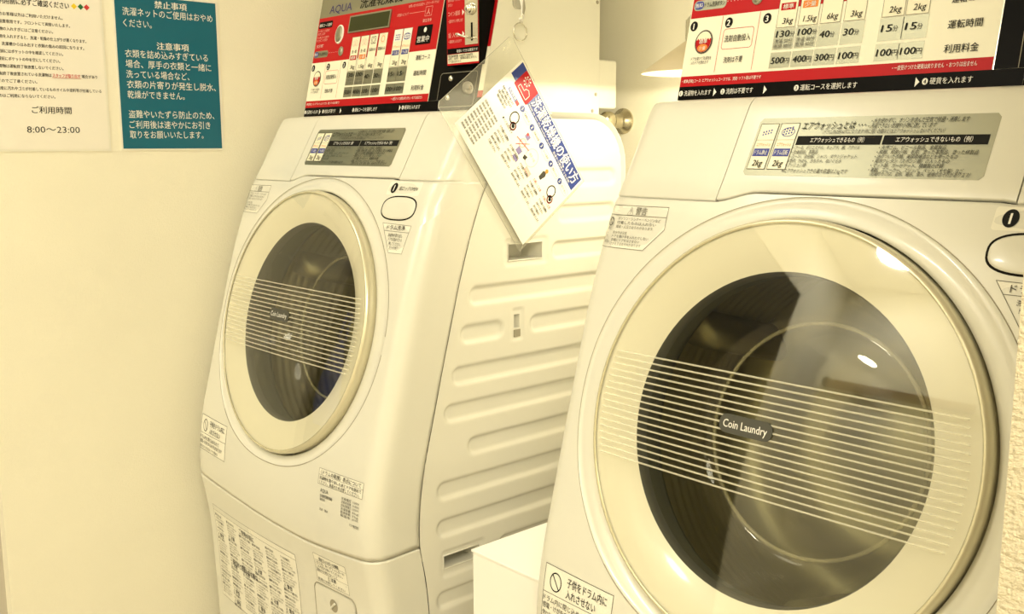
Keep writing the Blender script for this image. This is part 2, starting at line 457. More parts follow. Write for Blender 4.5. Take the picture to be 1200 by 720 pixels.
def relief(y, z):
    h = 0.
    for y0, y1, zc_ in RIBS:
        if abs(z - zc_) < .03:
            d = sdrr(y, z, y0, y1, zc_ - .0175, zc_ + .0155, .0155); h -= .0055 * (1 - sstep(-.006, .0015, d))
    for y0, y1, z0, z1, r in RIMS:
        d = sdrr(y, z, y0, y1, z0, z1, r)
        if d < .004: h -= .0022 * (1 - sstep(-.002, .002, d))
    return h
b = MB()
ys = sorted(set([round(.93 + .004 * k, 4) for k in range(int((YBK - .93) / .004) + 2)] + [q for o_ in OPEN for q in o_[:2]]))
zz = sorted(set([round(-1.03 + .003 * k, 4) for k in range(int(1.085 / .003))] + [q for o_ in OPEN for q in o_[2:4]]))
ny = len(ys); vs = []
for z in zz:
    f0 = side_front(z)
    for y in ys:
        yy = min(max(y, f0), YBK); z2 = min(z, top_lim(yy))
        vs.append((XC + HW + relief(yy, z2), yy, z2))
fs = []
for i in range(len(zz) - 1):
    for j in range(ny - 1):
        cy, cz = (ys[j] + ys[j + 1]) / 2, (zz[i] + zz[i + 1]) / 2
        if any(o_[0] < cy < o_[1] and o_[2] < cz < o_[3] for o_ in OPEN): continue
        if ys[j + 1] <= side_front(zz[i]) and ys[j + 1] <= side_front(zz[i + 1]): continue
        if zz[i] >= top_lim(cy): continue
        fs.append((i * ny + j, i * ny + j + 1, (i + 1) * ny + j + 1, (i + 1) * ny + j))
b.add(vs, fs, 'side_steel', True)
SIDE = part(b, 'side_panel')
for (y0, y1, z0, z1, dp), nm in zip(OPEN, ('hand_hold', 'latch_slot', 'hand_hold')):
    b = MB(); x0 = XC + HW - .0022; x1 = x0 - dp
    b.add([(x0, y0, z0), (x0, y1, z0), (x0, y1, z1), (x0, y0, z1), (x1, y0 + .004, z0), (x1, y1 - .004, z0), (x1, y1 - .004, z1), (x1, y0 + .004, z1)],
          [(0, 1, 5, 4), (1, 2, 6, 5), (2, 3, 7, 6), (3, 0, 4, 7), (4, 5, 6, 7)], 'side_steel')
    if nm == 'hand_hold':   # smooth moulded lip round the opening
        c = [(x0 + .0005, y0, z0), (x0 + .0005, y1, z0), (x0 + .0005, y1, z1), (x0 + .0005, y0, z1)]
        b.tube(c, .0012, 'side_steel', 8, closed=True)
    else:
        b.box(x0 - .002, x0 + .0015, y0 - .001, y1 + .001, z0 - .016, z0 - .003, 'shade_grey')
    part(b, nm, SIDE)
b = MB(); rows = []
for z in [-1.03 + .06 * k for k in range(18)]: rows.append([(XC - HW, y, min(z, top_lim(y))) for y in [side_front(min(z, .047)) + (YBK - side_front(min(z, .047))) * k / 12 for k in range(13)]])
rows.append([(XC - HW, y, top_lim(y)) for y in [side_front(.047) + (YBK - side_front(.047)) * k / 12 for k in range(13)]])
b.grid(rows, 'side_steel'); part(b, 'side_panel')
b = MB(); rows = []; r = .085
path = [(1.165, .048, 0), (1.25, .048, 0), (YBK - r, .048, 0)] + [(YBK - r + r * math.sin(t), .048 - r + r * math.cos(t), t) for t in [PI / 2 * k / 8 for k in range(1, 9)]] + [(YBK, -.3, PI / 2), (YBK, -1.03, PI / 2)]
for y, z, t in path:
    row = []
    for k in range(6): a = PI / 2 * k / 5; row.append((XC - HW + .012 * (1 - math.sin(a)), y + .012 * (1 - math.cos(a)) * 0 + math.sin(t) * .012 * math.sin(a), z + math.cos(t) * .012 * math.sin(a)))
    row += [(2 * XC - p[0], p[1], p[2]) for p in row[::-1]]
    rows.append(row)
b.grid(rows, 'side_steel'); part(b, 'top_panel')
b = MB(); b.box(XC - .29, XC + .29, .90, 1.42, ZF + .012, -1.02, 'rubber')
part(b, 'plinth')
for sx in (-1, 1):
    for y in (.93, 1.39):
        b = MB(); b.lathe([(.001, 0), (.022, 0), (.022, .008), (.015, .012), (.001, .012)], lambda r_, t, d, sx=sx, y=y: Vector((XC + sx * .25 + r_ * math.cos(t), y + r_ * math.sin(t), ZF + d)), 'rubber', 20); part(b, 'foot')

# --- drum and gasket
b = MB(); b.lathe([(.196, -.052), (.200, -.058), (.192, -.072), (.198, -.085), (.215, -.088), (.238, -.086)], D, 'rubber'); part(b, 'door_gasket')
b = MB(); pr = [(.212, -.084), (.222, -.092)]
for k in range(12): pr += [(.236, -.10 - .017 * k), (.236, -.108 - .017 * k), (.233, -.111 - .017 * k)]
pr += [(.225, -.320), (.20, -.331), (.17, -.333), (.163, -.326), (.12, -.326), (.113, -.333), (.07, -.331), (.05, -.32), (.001, -.318)]
b.lathe(pr, D, 'drum_steel'); DRUM = part(b, 'drum')
for k in range(3):
    t = .55 + 2 * PI * k / 3; b = MB(); rows = []
    for d in (-.12, -.13, -.22, -.30, -.31):
        hh = .045 if -.31 < d < -.12 else .004; row = []
        for q in range(9): a = PI * q / 8; row.append(D(.234 - hh * math.sin(a), t - .11 * math.cos(a), d))
        rows.append(row)
    b.grid(rows, 'drum_steel'); part(b, 'lifter', DRUM)

# --- door
b = MB()
b.lathe([(.2405, -.045), (.2405, -.040)], D, 'door_white')
b.lathe([(.236, -.003), (.232, -.0035), (.222, -.0055), (.208, -.009), (.196, -.013), (.188, -.0165), (.1832, -.0185)], D, 'door_white')
b.lathe([(.1832, -.0185), (.1815, -.022), (.1815, -.030), (.183, -.055)], D, 'rubber')
DOOR = part(b, 'door')
b = MB(); b.lathe([(.2405, -.042), (.2420, -.036), (.2395, -.031), (.2405, -.027), (.2415, -.010), (.2405, -.004), (.2385, -.0008), (.236, .0004), (.2345, -.001)], D, 'rim_clear')
part(b, 'door_rim', DOOR)
def dome(r): return .0115 * (1 - (min(r, .236) / .236)**2) + .0003
b = MB(); b.lathe([(.236 * (k / 20)**.8 + .0005, dome(.236 * (k / 20)**.8)) for k in range(21)], D, 'clear_cover'); part(b, 'door_cover', DOOR)
b = MB(); b.lathe([(.181, -.035), (.176, -.05), (.168, -.075), (.158, -.098), (.146, -.112), (.138, -.117), (.132, -.115), (.124, -.112), (.08, -.109), (.001, -.108)], D, 'door_glass_clear'); b.tube([D(.137, 2 * PI * k / 72, -.1165) for k in range(72)], .0026, 'edge_clear', 6, closed=True); part(b, 'door_glass', DOOR)
b = MB()
for k in range(17):
    v0 = (k - 8) * .0079 - .0015
    xm = math.sqrt(.229**2 - v0**2) - .004
    rows = []
    for q, off in ((-.0011, .0001), (-.0008, .0007), (.0008, .0007), (.0011, .0001)):
        row = []
        for j in range(49):
            x = -xm + 2 * xm * j / 48; v = v0 + q
            rad = math.hypot(x, v); row.append(AC + AX * x + AY * v + AN * (dome(rad) + off))
        rows.append(row)
    b.grid(rows, 'stripe_white')
part(b, 'stripe_print', DOOR)
b = MB()
BX, BV = -.010, .0065
def badge_fn(x, y, d): return AC + AX * (BX + x) + AY * (BV + y) + AN * (dome(math.hypot(BX + x, BV + y)) + .0022 + d)
dr = Draw(b, badge_fn); slab(b, dr.rr(-.0335, -.0105, .0335, .0105, .009), badge_fn, .002, 'badge_grey')
dr.text('Coin Laundry', 0, -.0042, .0125, 'ink_white', w=.056, al='c', bold=.01, lay=2)
part(b, 'badge', DOOR)

# --- oval door button
b = MB(); ox, oz = .2345, -.1015
def ov(sx, sz, off, n=40):
    P_ = []
    for k in range(n):
        t = 2 * PI * k / n; c, q = math.cos(t), math.sin(t)
        P_.append((ox + sx * math.copysign(abs(c)**.75, c), oz + sz * math.copysign(abs(q)**.75, q), off))
    return P_
rows = [[S(*p) for p in ov(.0432, .0202, .0002)], [S(*p) for p in ov(.0430, .0200, .0005)], [S(*p) for p in ov(.0408, .0178, .0005)]]; b.grid(rows, 'gap_dark', closed=True)
rows = [[S(*p) for p in ov(.0410, .0180, .0003)], [S(*p) for p in ov(.0405, .0177, .0010)], [S(*p) for p in ov(.038, .0155, .0016)], [S(*p) for p in ov(.02, .008, .0018)], [S(*p) for p in ov(.001, .0005, .0018)]]
b.grid(rows, 'white_plastic', closed=True)
part(b, 'door_button')

# --- stickers
def sticker(name, fn): 
    b = MB(); fn(Draw(b, S, .00025, .016)); return part(b, name)
def st_warn(d):
    P_ = [(-.304, -.0775), (-.204, -.0765), (-.2005, -.1035), (-.228, -.131), (-.312, -.131)]
    d.mb.add([S(x, z, .0003) for x, z in P_ + [(-.285, -.0775), (-.285, -.131)]], [(0, 5, 6, 4), (5, 1, 2, 3, 6)], 'sticker')
    d.outline(P_, .0008, 'ink_grey'); d.line(-.305, -.0895, -.202, -.089, .0008, 'ink_grey')
    d.text('⚠', -.272, -.0875, .010, 'ink_grey'); d.text('警告', -.258, -.0875, .0105, 'ink_grey', bold=.02, w=.020)
    d.ring(-.299, -.0985, .005, .005, .0012, 'ink_soft'); d.line(-.3025, -.095, -.2955, -.102, .0012, 'ink_soft')
    d.text('禁止', -.302, -.1085, .0045, 'ink_grey'); d.text('⚠', -.305, -.121, .010, 'ink_grey'); d.text('分解注意', -.306, -.1255, .0035, 'ink_grey')
    for k, (t, m) in enumerate((('ガソリン・シンナー・ベンジンなど', 'ink_soft'), ('付着したものは入れない', 'ink_soft'), ('爆発・火災のおそれがあります', 'ink_grey'))):
        d.text(t, -.286, -.0955 - .0052 * k, .0045, m, w=(.076, .070, .066)[k])
    for k, (t, m) in enumerate((('脱水中は注意', 'ink_grey'), ('ドアを開け手を入れたりしない', 'ink_soft'), ('衣類にドアをはさまない', 'ink_soft'), ('けがをするおそれがあります', 'ink_grey'))):
        d.text(t, -.289, -.1135 - .0047 * k, .0042, m, w=(.026, .066, .052, .056)[k])
sticker('warning_sticker', st_warn)
def st_child(d):
    d.rect(-.290, -.605, -.165, -.5365, 'sticker', 1, 4); d.frame(-.290, -.605, -.165, -.5365, .0008, 'ink_soft'); d.line(-.290, -.5725, -.165, -.570, .0007, 'ink_soft')
    d.ring(-.268, -.5555, .0105, .0115, .0016, 'ink'); d.line(-.275, -.547, -.261, -.564, .0016, 'ink')
    d.text('子供をドラム内に', -.246, -.5525, .0125, 'ink', w=.072, bold=.012); d.text('入れさせない', -.246, -.567, .0125, 'ink', w=.054, bold=.012)
    d.text('ドラム内に閉じ込められて', -.288, -.583, .0085, 'ink_soft', w=.094, bold=.01); d.text('感電・けがをするおそれがあります', -.288, -.5925, .0085, 'ink_soft', w=.110, bold=.01)
    d.text('使わないときは必ずドアを閉める', -.288, -.602, .007, 'ink_soft', w=.09)
sticker('child_sticker', st_child)
def st_trap(d):
    P_ = [(.2065, -.1265), (.2785, -.1285), (.2725, -.1735), (.2400, -.1735)]
    d.poly(P_, 'sticker'); d.outline(P_, .0007, 'ink_grey'); d.line(.2155, -.1385, .2765, -.1395, .0006, 'ink_grey')
    d.text('ドラム洗浄', .2205, -.136, .0085, 'ink_soft', w=.045, bold=.01)
    for k, (t, wd) in enumerate((('洗濯物を取り出し', .036), ('ドアを閉めてから', .034), ('押してください。', .030), ('約１分で終了', .022))): d.text(t, .2285 + .0035 * k, -.1475 - .0068 * k, .0062, 'ink_soft', w=wd)
sticker('drum_cleaning_sticker', st_trap)
def st_one(d):
    d.rrect(.190, -.0805, .272, -.0585, .003, 'sticker', 1)
    d.ell(.2055, -.0692, .0075, .0085, 'ink', 2); d.text('1', .2055, -.0745, .0145, 'ink_white', al='c', bold=.03, lay=3)
    d.text('扉ロックOPEN', .2185, -.0725, .0075, 'ink', w=.046, shear=.2)
sticker('step_sticker', st_one)
def st_spec(d):
    d.rect(.171, -.563, .289, -.537, 'sticker', 1, 3); d.frame(.171, -.563, .289, -.537, .0007, 'ink_grey'); d.line(.171, -.5475, .289, -.5475, .0006, 'ink_grey')
    d.text('〈ドラムの乾燥〉表示について', .176, -.5455, .0085, 'ink', w=.108, bold=.015)
    d.text('洗濯物を取り出したあとドアを閉めて', .174, -.5545, .0065, 'ink', w=.112, bold=.02); d.text('ください。高温のため注意してください。', .174, -.5615, .0065, 'ink', w=.108, bold=.01)
    d.text('AQUA', .180, -.5755, .009, 'ink', w=.022); d.text('全自動洗濯乾燥機', .180, -.5835, .006, 'ink_soft', w=.034, bold=.02); d.text('業務用', .180, -.5895, .005, 'ink_soft')
    d.text('洗濯・脱水', .180, -.6065, .005, 'ink_soft')
    for k, (a, c) in enumerate((('定格電圧', '100V'), ('定格周波数', '50/60Hz'), ('定格消費電力', '1050W'), ('洗濯容量', '6kg'), ('乾燥容量', '3kg'), ('製造年', '2014年'))):
        d.text(a, .238, -.5745 - .0056 * k, .005, 'ink_soft', w=.026); d.text(c, .268, -.5745 - .0056 * k, .005, 'ink_grey', w=.016)
    d.text('アクア株式会社', .262, -.6135, .005, 'ink', w=.024, bold=.02)
sticker('rating_sticker', st_spec)
BIGT = ['感電・火災・けがのおそれ', '設置は水平で丈夫な床に', '電源プラグはほこりを取る', 'アースを必ず接続する', '運転中はドアを開けない', '洗濯物を入れすぎない', 'お子様だけで使わせない', '引火物を近づけない', '分解修理改造をしない', '水をかけない']
def st_big(d):
    X0, X1_, Z0, Z1 = -.262, .081, -.92, -.7205
    d.rect(X0, Z0, X1_, Z1, 'sticker', 1, 6); d.frame(X0, Z0, X1_, Z1, .0008, 'ink_grey'); d.line(X0, Z1 - .011, X1_, Z1 - .011, .0006, 'ink_grey')
    d.text('ご使用の前に', -.14, Z1 - .026, .013, 'ink_soft', w=.064, bold=.02)
    rnd = random.Random(7)
    cols = [X0 + .006 + .0565 * k for k in range(6)]
    for c, x in enumerate(cols):
        z = Z1 - (.022 if c not in (2, 3) else .034)
        while z > Z0 + .006:
            if rnd.random() < .30: d.text('⚠', x, z - .002, .009, 'ink', bold=.01); d.text(rnd.choice(('警告', '注意')), x + .012, z - .0015, .0095, 'ink', bold=.02); z -= .0085
            t = rnd.choice(BIGT); d.text(t, x, z, .0056, 'ink' if rnd.random() < .3 else 'ink_soft', w=.030 + .020 * rnd.random(), bold=.015)
            z -= .0068
            for _ in range(rnd.randint(1, 4)):
                if z < Z0 + .006: break
                d.text(rnd.choice(BIGT), x, z, .0044, 'ink_grey', w=.034 + .017 * rnd.random()); z -= .0055
            z -= .002
    d.text('据付けと取扱いのお願い', -.19, -.828, .014, 'ink_soft', w=.11, bold=.02)
sticker('caution_sticker', st_big)
def st_low(d):
    d.rect(.147, -.747, .238, -.694, 'sticker', 1, 3); d.frame(.147, -.747, .238, -.694, .0007, 'ink_grey'); d.line(.147, -.706, .238, -.706, .0005, 'ink_grey'); d.line(.147, -.7285, .238, -.7285, .0005, 'ink_grey')
    d.text('排水フィルターの掃除', .163, -.7045, .008, 'ink', w=.056, bold=.02)
    d.text('１日１回、糸くずフィルターの', .150, -.7125, .0062, 'ink_soft', w=.082); d.text('ごみを取り除いてください。', .150, -.7195, .0062, 'ink_soft', w=.076); d.text('運転中は開けないこと', .150, -.7265, .0062, 'ink_soft', w=.06)
    d.text('⚠注意', .180, -.736, .008, 'ink', w=.024, bold=.02); d.text('熱湯に注意してください', .150, -.7445, .0062, 'ink_soft', w=.078)
sticker('filter_sticker', st_low)
# --- filter flap in the lower panel
b = MB(); d = Draw(b, S)
fl = d.rr(.134, -.93, .252, -.752, .014)
for i in range(len(fl)): pass
b.tube([S(x, z, .0002) for x, z in fl], .0011, 'shade_grey', 6, closed=True)
fi = d.rr(.136, -.928, .250, -.754, .013); n = len(fi)
b.add([S(x, z, .0012) for x, z in fi], [list(range(n))], 'white_plastic')
kx, kz = .190, -.782
b.add([S(kx + .011 * math.cos(2 * PI * k / 24), kz + .012 * math.sin(2 * PI * k / 24), .0018) for k in range(24)], [list(range(24))], 'shade_grey')
b.tube([S(kx - .007, kz - .006, .003), S(kx + .005, kz + .006, .003)], .0022, 'white_plastic', 8)
part(b, 'filter_flap')

# --- information label on the sloping strip
LA = Vector((XC, 1.0455, .0333)); LE = (Vector((XC, 1.0455, .0333)) - Vector((XC, 1.0082, -.0341))).normalized()
LN = Vector((0, -LE.z, LE.y))
def lab(x, z, d):   # x local, z measured level
    s_ = (z - .0333) / LE.z; q = plan(x)[1]
    return Vector((XC + x, LA.y + LE.y * s_ + q, z)) + LN * (d + .0003)
b = MB(); d = Draw(b, lab, .00025, .016)
nx = 14; L0, L1, Zb, Zt = -.1115, .169, -.0343, .0322
for i in range(nx):
    a = L0 + (L1 - L0) * i / nx; c = L0 + (L1 - L0) * (i + 1) / nx; e0 = .004 if i == 0 else 0; e1 = .004 if i == nx - 1 else 0
    d.poly([(a, Zb + e0), (a + e0, Zb), (c - e1, Zb), (c, Zb + e1), (c, Zt - e1), (c - e1, Zt), (a + e0, Zt), (a, Zt - e0)], 'silver_foil', 0)
for x0 in (-.1078, -.0797):
    x1 = x0 + .0247
    d.rect(x0, -.0272, x1, .0254, 'card', 1); d.frame(x0, -.0272, x1, .0254, .0006, 'ink_soft', 2); d.line(x0, .0065, x1, .0065, .0004, 'ink_grey', 2)
    for q in range(8 if x0 < -.1 else 12): d.ell(x0 + .007 + .0034 * (q % 4), .0125 + .003 * (q // 4) + .0008 * (q % 4), .0011, .0011, 'blue', 2, 8)
    if x0 > -.1: d.ring(x0 + .0125, .0155, .0085, .0050, .0008, 'blue', 2)
    d.text('エアウォッシュ', x0 + .0125, -.0008, .0048, 'orange', w=.019, al='c', bold=.01)
    d.rect(x0 + .0015, -.0125, x1 - .0015, -.0035, 'blue', 2); d.text('ドラム静止' if x0 < -.1 else 'ドラム回転', x0 + .0125, -.0105, .006, 'ink_white', w=.018, al='c', lay=4)
    d.text('2kg', x0 + .0125, -.0238, .0098, 'ink', al='c', bold=.015, shear=.15, w=.0135)
d.text('エアウォッシュとは ･･･', -.0505, .0185, .0098, 'ink', w=.078, bold=.01, shear=.15)
d.text('• 水を使わずに、オゾンを含んだ空気で除菌・消臭します', .033, .0242, .0062, 'ink', w=.105, shear=.2); d.text('• 洗濯できない衣類や小物に適しています', .031, .0185, .0062, 'ink', w=.075, shear=.2)
d.text('（ドラム内は約 60℃になります 熱に弱い衣類などはエアウォッシュしないでください）', -.022, .0130, .0054, 'ink_soft', w=.139, shear=.15)
d.rect(-.0522, .0007, .0512, .0108, 'ink', 1); d.rect(.0532, .0007, .1635, .0108, 'ink', 1)
d.text('エアウォッシュできるもの（例）', -.001, .0034, .0062, 'ink_white', w=.066, al='c'); d.text('エアウォッシュできないもの（例）', .108, .0034, .0062, 'ink_white', w=.080, al='c')
for k, (t, wd) in enumerate((('• ウール、ポリエステル、キュプラ、綿、アクリル', .083), ('• 化繊混紡、革製品', .034), ('• スーツ、学生服、シャツ、ダウンジャケット', .084), ('• 帽子、かばん、おもちゃ、ぬいぐるみ', .068), ('• クッション類', .026))): d.text(t, -.0535 - .0006 * k, -.0045 - .0049 * k, .0050, 'ink_soft', w=wd, shear=.2)
d.text('※エアウォッシュできる最大容量は２kgです', -.0585, -.0305, .0054, 'ink_soft', w=.082, shear=.2)
for k, (t, wd) in enumerate((('• 天然ゴム、ビニール製品、金属製品', .072), ('• 和服、和装小物、毛皮、塗った革製品、塗った綿製品', .106), ('• 油のついた衣類、美容用椿油などを使ったもの', .088), ('• 発泡ウレタン（スポンジ類）の入ったもの', .082), ('• マット類、ガーゼケット、積層製の衣類', .078), ('• 革靴、スニーカー、スリッパ、ペット（犬や猫）など', .100))): d.text(t, .0515 - .0008 * k, -.0045 - .0047 * k, .0050, 'ink', w=wd, shear=.2)
d.text('（記載のものは、変形、縮み、傷み、破損のおそれがあります）', .0505, -.0320, .0052, 'ink_soft', w=.105, shear=.2)
part(b, 'information_label', INFO)

# --- coin box on the back of the top
CB0, CB1, CZ0, CZ1, CK = -.306, .272, .0605, .50, .23
def cpan(x, z, d):     # slanted front plane of the coin box
    n = Vector((0, -1, CK)).normalized()
    return Vector((XC + x, 1.1295 + (z - .061) * CK, z)) + n * d
b = MB(); yb = 1.427
sec = [(cpan(0, CZ0, 0).y, CZ0), (cpan(0, CZ1, 0).y, CZ1), (yb, CZ1), (yb, CZ0)]
vs = [(XC + x, y, z) for x in (CB0, CB1) for y, z in sec]
b.add(vs, [(0, 1, 2, 3), (4, 7, 6, 5), (0, 4, 5, 1), (1, 5, 6, 2), (2, 6, 7, 3), (3, 7, 4, 0)], 'box_steel')
for x in (CB1,):
    for y, z in ((1.42, .266), (1.418, .097), (1.409, .066), (1.415, .42)):
        b.lathe([(.0002, .0016), (.0025, .0014), (.0034, .0006), (.0036, 0)], lambda r_, t, d_, y=y, z=z: Vector((XC + CB1 + d_, y + r_ * math.cos(t), z + r_ * math.sin(t))), 'shade_grey', 12)
COIN = part(b, 'coin_box')
b = MB(); b.box(XC + .18, XC + CB1 - .001, yb, 1.479, .0715, .1625, 'box_steel', .004); part(b, 'rear_bracket', COIN)
b = MB(); b.box(XC + CB0, XC - .18, yb, 1.479, .0715, .1625, 'box_steel', .004); part(b, 'rear_bracket', COIN)

b = MB(); d = Draw(b, lambda x, z, q: cpan(x, z, .0012 + q))
PL, PRt = -.3055, .1215
T3 = .348
slab(b, [(PL, .0625), (PRt, .0625), (PRt, T3), (PL, T3)], lambda x, z, q: cpan(x, z, .0012 + q), .0011, 'panel_cream', 'panel_cream')
d.rect(PL + .001, .0815 - .019, .155, .0810, 'black', 1); d.rect(PL + .001, .0810, PRt - .001, .0950, 'red', 1)
d.rect(PL + .001, .1748, PRt - .001, .2685, 'red', 1); d.rect(PL + .001, .2685, PRt - .001, T3 - .001, 'silver_foil', 1)
d.text('AQUA', -.268, .2755, .023, 'purple', w=.083, bold=.012, lay=2); d.text('洗濯乾燥機', -.155, .2765, .027, 'ink', w=.145, bold=.025, lay=2)
# left of the red field
d.rrect(-.3005, .2465, -.2485, .2605, .003, 'black', 2); d.text('運転コース選択', -.2985, .2500, .0072, 'ink_white', w=.048, bold=.01)
for z, wd in ((.2385, .045), (.2325, .030), (.2250, .046), (.2190, .042)): d.text('ボタンを押してコースを選びます' if wd > .04 else '点灯します', -.3005, z, .0056, 'pink', w=wd)
d.text('約１分で終了', -.2965, .2065, .0075, 'ink_white', w=.026)
d.rrect(-.3020, .1850, -.2480, .1990, .006, 'silver_foil', 2); d.rrect(-.3005, .1865, -.2850, .1975, .0055, 'blue', 3); d.text('無料', -.2993, .1893, .0070, 'ink_white', w=.0125); d.text('ドラム洗浄ボタン', -.2835, .1890, .0078, 'ink', w=.033, bold=.01)
d.dots(-.2460, .1930, -.2080, 8, .0006, 'ink_white')
# numbered steps
for n_, x in (('1', -.2965), ('2', -.2385), ('3', -.1785)):
    d.ell(x, .1640, .0062, .0068, 'ink', 2); d.text(n_, x, .1596, .0115, 'ink_white', al='c', bold=.04)
cx, cz = -.2755, .1410
d.ell(cx, cz, .0150, .0165, 'ink_grey', 2); d.ell(cx, cz, .0138, .0153, 'ink', 3); d.ell(cx, cz, .0128, .0143, 'card', 4)
P_ = [(cx + .0126 * math.cos(t), cz + .0141 * math.sin(t)) for t in [PI + .0 + PI * k / 20 for k in range(21)]]
top = [(cx + .0124 - .0248 * k / 16, cz + .0035 + .0016 * math.sin(k * 2.36)) for k in range(17)]
d.poly(P_ + top, 'red', 5); d.ell(cx, cz - .0082, .0085, .0050, 'orange', 6)
d.text('標準', cx, cz - .0022, .0068, 'ink_white', al='c', lay=7, bold=.02); d.text('少量', cx, cz - .0108, .0055, 'ink_white', al='c', lay=7)
d.text('ドアを開けて洗濯物を', cx - .0165, .1165, .0052, 'ink', w=.034); d.text('入れドアを閉めます', cx - .0165, .1110, .0052, 'ink', w=.030)
d.line(-.2495, .0985, -.2495, .1740, .0006, 'ink_red'); d.line(-.1905, .0985, -.1905, .1740, .0006, 'ink_red')
d.outline(d.rr(-.2445, .1285, -.1965, .1555, .004), .0006, 'ink_red'); d.text('洗剤自動投入', -.2205, .1385, .0098, 'ink', w=.041, al='c', bold=.012); d.text('洗剤は不要', -.2370, .1105, .0088, 'ink', w=.030, bold=.01)
# course cards, times and prices
cards = [(-.1626, '洗・乾', '標準', 'red', '3kg', '130分', '500円', .2180), (-.1309, '洗・乾', '少量', 'orange', '1.5kg', '100分', '400円', .2180), (-.0996, '洗濯のみ', '', '', '6kg', '40分', '300円', .2182), (-.0674, '乾燥のみ', '', '', '3kg', '30分', '100円', .2182),
         (-.0182, 'エアウォッシュ', 'ドラム静止', 'blue', '2kg', '15分', '100円', .2208), (.0113, 'エアウォッシュ', 'ドラム回転', 'blue', '2kg', '15分', '100円', .2208)]
for i, (x0, nm, tg, tm, kg, mn, yen, zt) in enumerate(cards):
    x1 = x0 + .0275; xc = (x0 + x1) / 2
    d.rect(x0, .1500, x1, zt, 'card', 2); d.frame(x0, .1500, x1, zt, .0005, 'ink_grey', 3)
    if i in (0, 1):
        for q in range(3): d.ring(xc - .005 + .005 * q, .205 + .002 * (q % 2), .0042, .0055, .0007, 'pink', 3, 14)
    elif i == 2: d.frame(xc - .007, .2005, xc + .007, .2135, .0012, 'ink', 3); d.ring(xc, .207, .004, .0045, .0008, 'ink', 3, 12)
    elif i == 3: d.ring(xc, .207, .005, .006, .0012, 'orange', 3, 14); d.ring(xc, .207, .0085, .0095, .0006, 'pink', 3, 8)
    else:
        d.rect(x0 + .0006, .198, x1 - .0006, zt - .0006, 'ink_white', 3)
        for q in range(12): d.ell(xc - .006 + .004 * (q % 4), .2015 + .0042 * (q // 4), .0014, .0014, 'blue', 4, 8)
        if i == 5: d.ring(xc, .2055, .0105, .006, .001, 'blue', 4)
    d.text(nm, xc, .1858, .0075 if i < 4 else .0056, 'ink' if i < 4 else 'orange', w=(.017 if i < 2 else .023), al='c', bold=.01)
    if tg:
        d.rect(x0 + .003, .1720, x1 - .003, .1812, tm, 3); d.text(tg, xc, .1739, .0068, 'ink_white', w=.0155 if i < 2 else .019, al='c', bold=.015)
    d.text(kg, xc + .002, .1545, .0105, 'ink', al='c', bold=.012, shear=.15, w=.0150 if len(kg) < 4 else .0185)
    cxx = x0 - .0012
    d.rect(cxx, .1218, cxx + .0302, .1490, 'silver_foil', 1); d.rect(cxx - .0005, .0985, cxx + .0297, .1185, 'silver_foil', 1)
    if i == 5: d.line(cxx - .0003, .123, cxx - .0003, .148, .0005, 'ink_soft', 2); d.line(cxx - .0006, .1, cxx - .0006, .117, .0005, 'ink_soft', 2)
    big = mn[:-1]; d.text(big, cxx + .003, .1378 if i < 2 else .1325, .0118, 'ink', w=.0058 * len(big) + .002, bold=.012, shear=.1); d.text('分', cxx + .0062 + .0058 * len(big), .1380 if i < 2 else .1327, .0075, 'ink_soft', w=.0062)
    if i < 2:
        d.text('洗濯 %s分' % ('50', '40')[i], cxx + .002, .1302, .0062, 'ink_grey', w=.0265); d.text('乾燥 %s分' % ('80', '60')[i], cxx + .002, .1240, .0062, 'ink_grey', w=.0265)
    d.text(yen[:-1], cxx + .0018, .1040, .0118, 'ink', w=.0185, bold=.012, shear=.1); d.text('円', cxx + .0213, .1042, .0080, 'ink_soft', w=.0068)
d.dots(-.0375, .1335, -.0245, 4, .0005, 'ink_white'); d.dots(-.0385, .1085, -.0255, 4, .0005, 'ink_white')
for t, z in (('運転コース', .1585), ('運転時間', .1300), ('利用料金', .1030)): d.text(t, .0640, z, .0105, 'ink', w=.0385 if t != '運転コース' else .043, bold=.012)
d.dots(.0465, .1345, .0575, 4, .0006, 'ink_white'); d.dots(.0450, .1075, .0560, 4, .0006, 'ink_white')
# right of the red field
d.rrect(.0540, .1865, .1000, .2215, .002, 'black', 2); d.ell(.0790, .2130, .0042, .0046, 'ink_white', 3); d.text('営業中', .0770, .1915, .0125, 'ink_white', w=.036, al='c', bold=.012)
d.frame(.0700, .2385, .0900, .2555, .0006, 'pink', 3); d.text('人', .0800, .2415, .012, 'pink', al='c'); d.line(.0200, .2480, .0700, .2480, .0005, 'pink', 3); d.text('お取扱いについて', -.0180, .2455, .0062, 'pink', w=.036); d.text('衛生洗浄', .0800, .2275, .0068, 'pink', al='c', w=.026, bold=.02); d.text('お問い合わせは右記へ（フリーダイヤル）', .0150, .2595, .0062, 'pink', w=.092)
d.text('・標準(洗乾)コース･エアウォッシュコースでは、洗剤･ソフト剤は不要です', -.3010, .0862, .0052, 'ink_white', w=.128); d.text('・一度受けつけた硬貨は戻りません ・おつりは出ません', .0060, .0866, .0062, 'ink_white', w=.098)
x = -.3020
for n_, t, x, wd in (('1', '洗濯物を入れます', -.3000, .0450), ('2', '洗剤は不要です', -.2300, .0420), ('3', '運転コースを選択します', -.1180, .0770), ('4', '硬貨を入れます', .0480, .0480)):
    d.ell(x, .0718, .0034, .0038, 'ink_white', 2); d.text(n_, x, .0692, .0066, 'ink', al='c', bold=.03); d.text(t, x + .0060, .0686, .0082, 'ink_white', w=wd)
for x in (-.2450, -.1660, .0365): d.poly([(x, .0660), (x + .0050, .0715), (x, .0770)], 'ink_white', 2)
PANEL = part(b, 'price_panel')
b = MB(); pf = lambda x, z, q: cpan(x, z, .0016 + q)
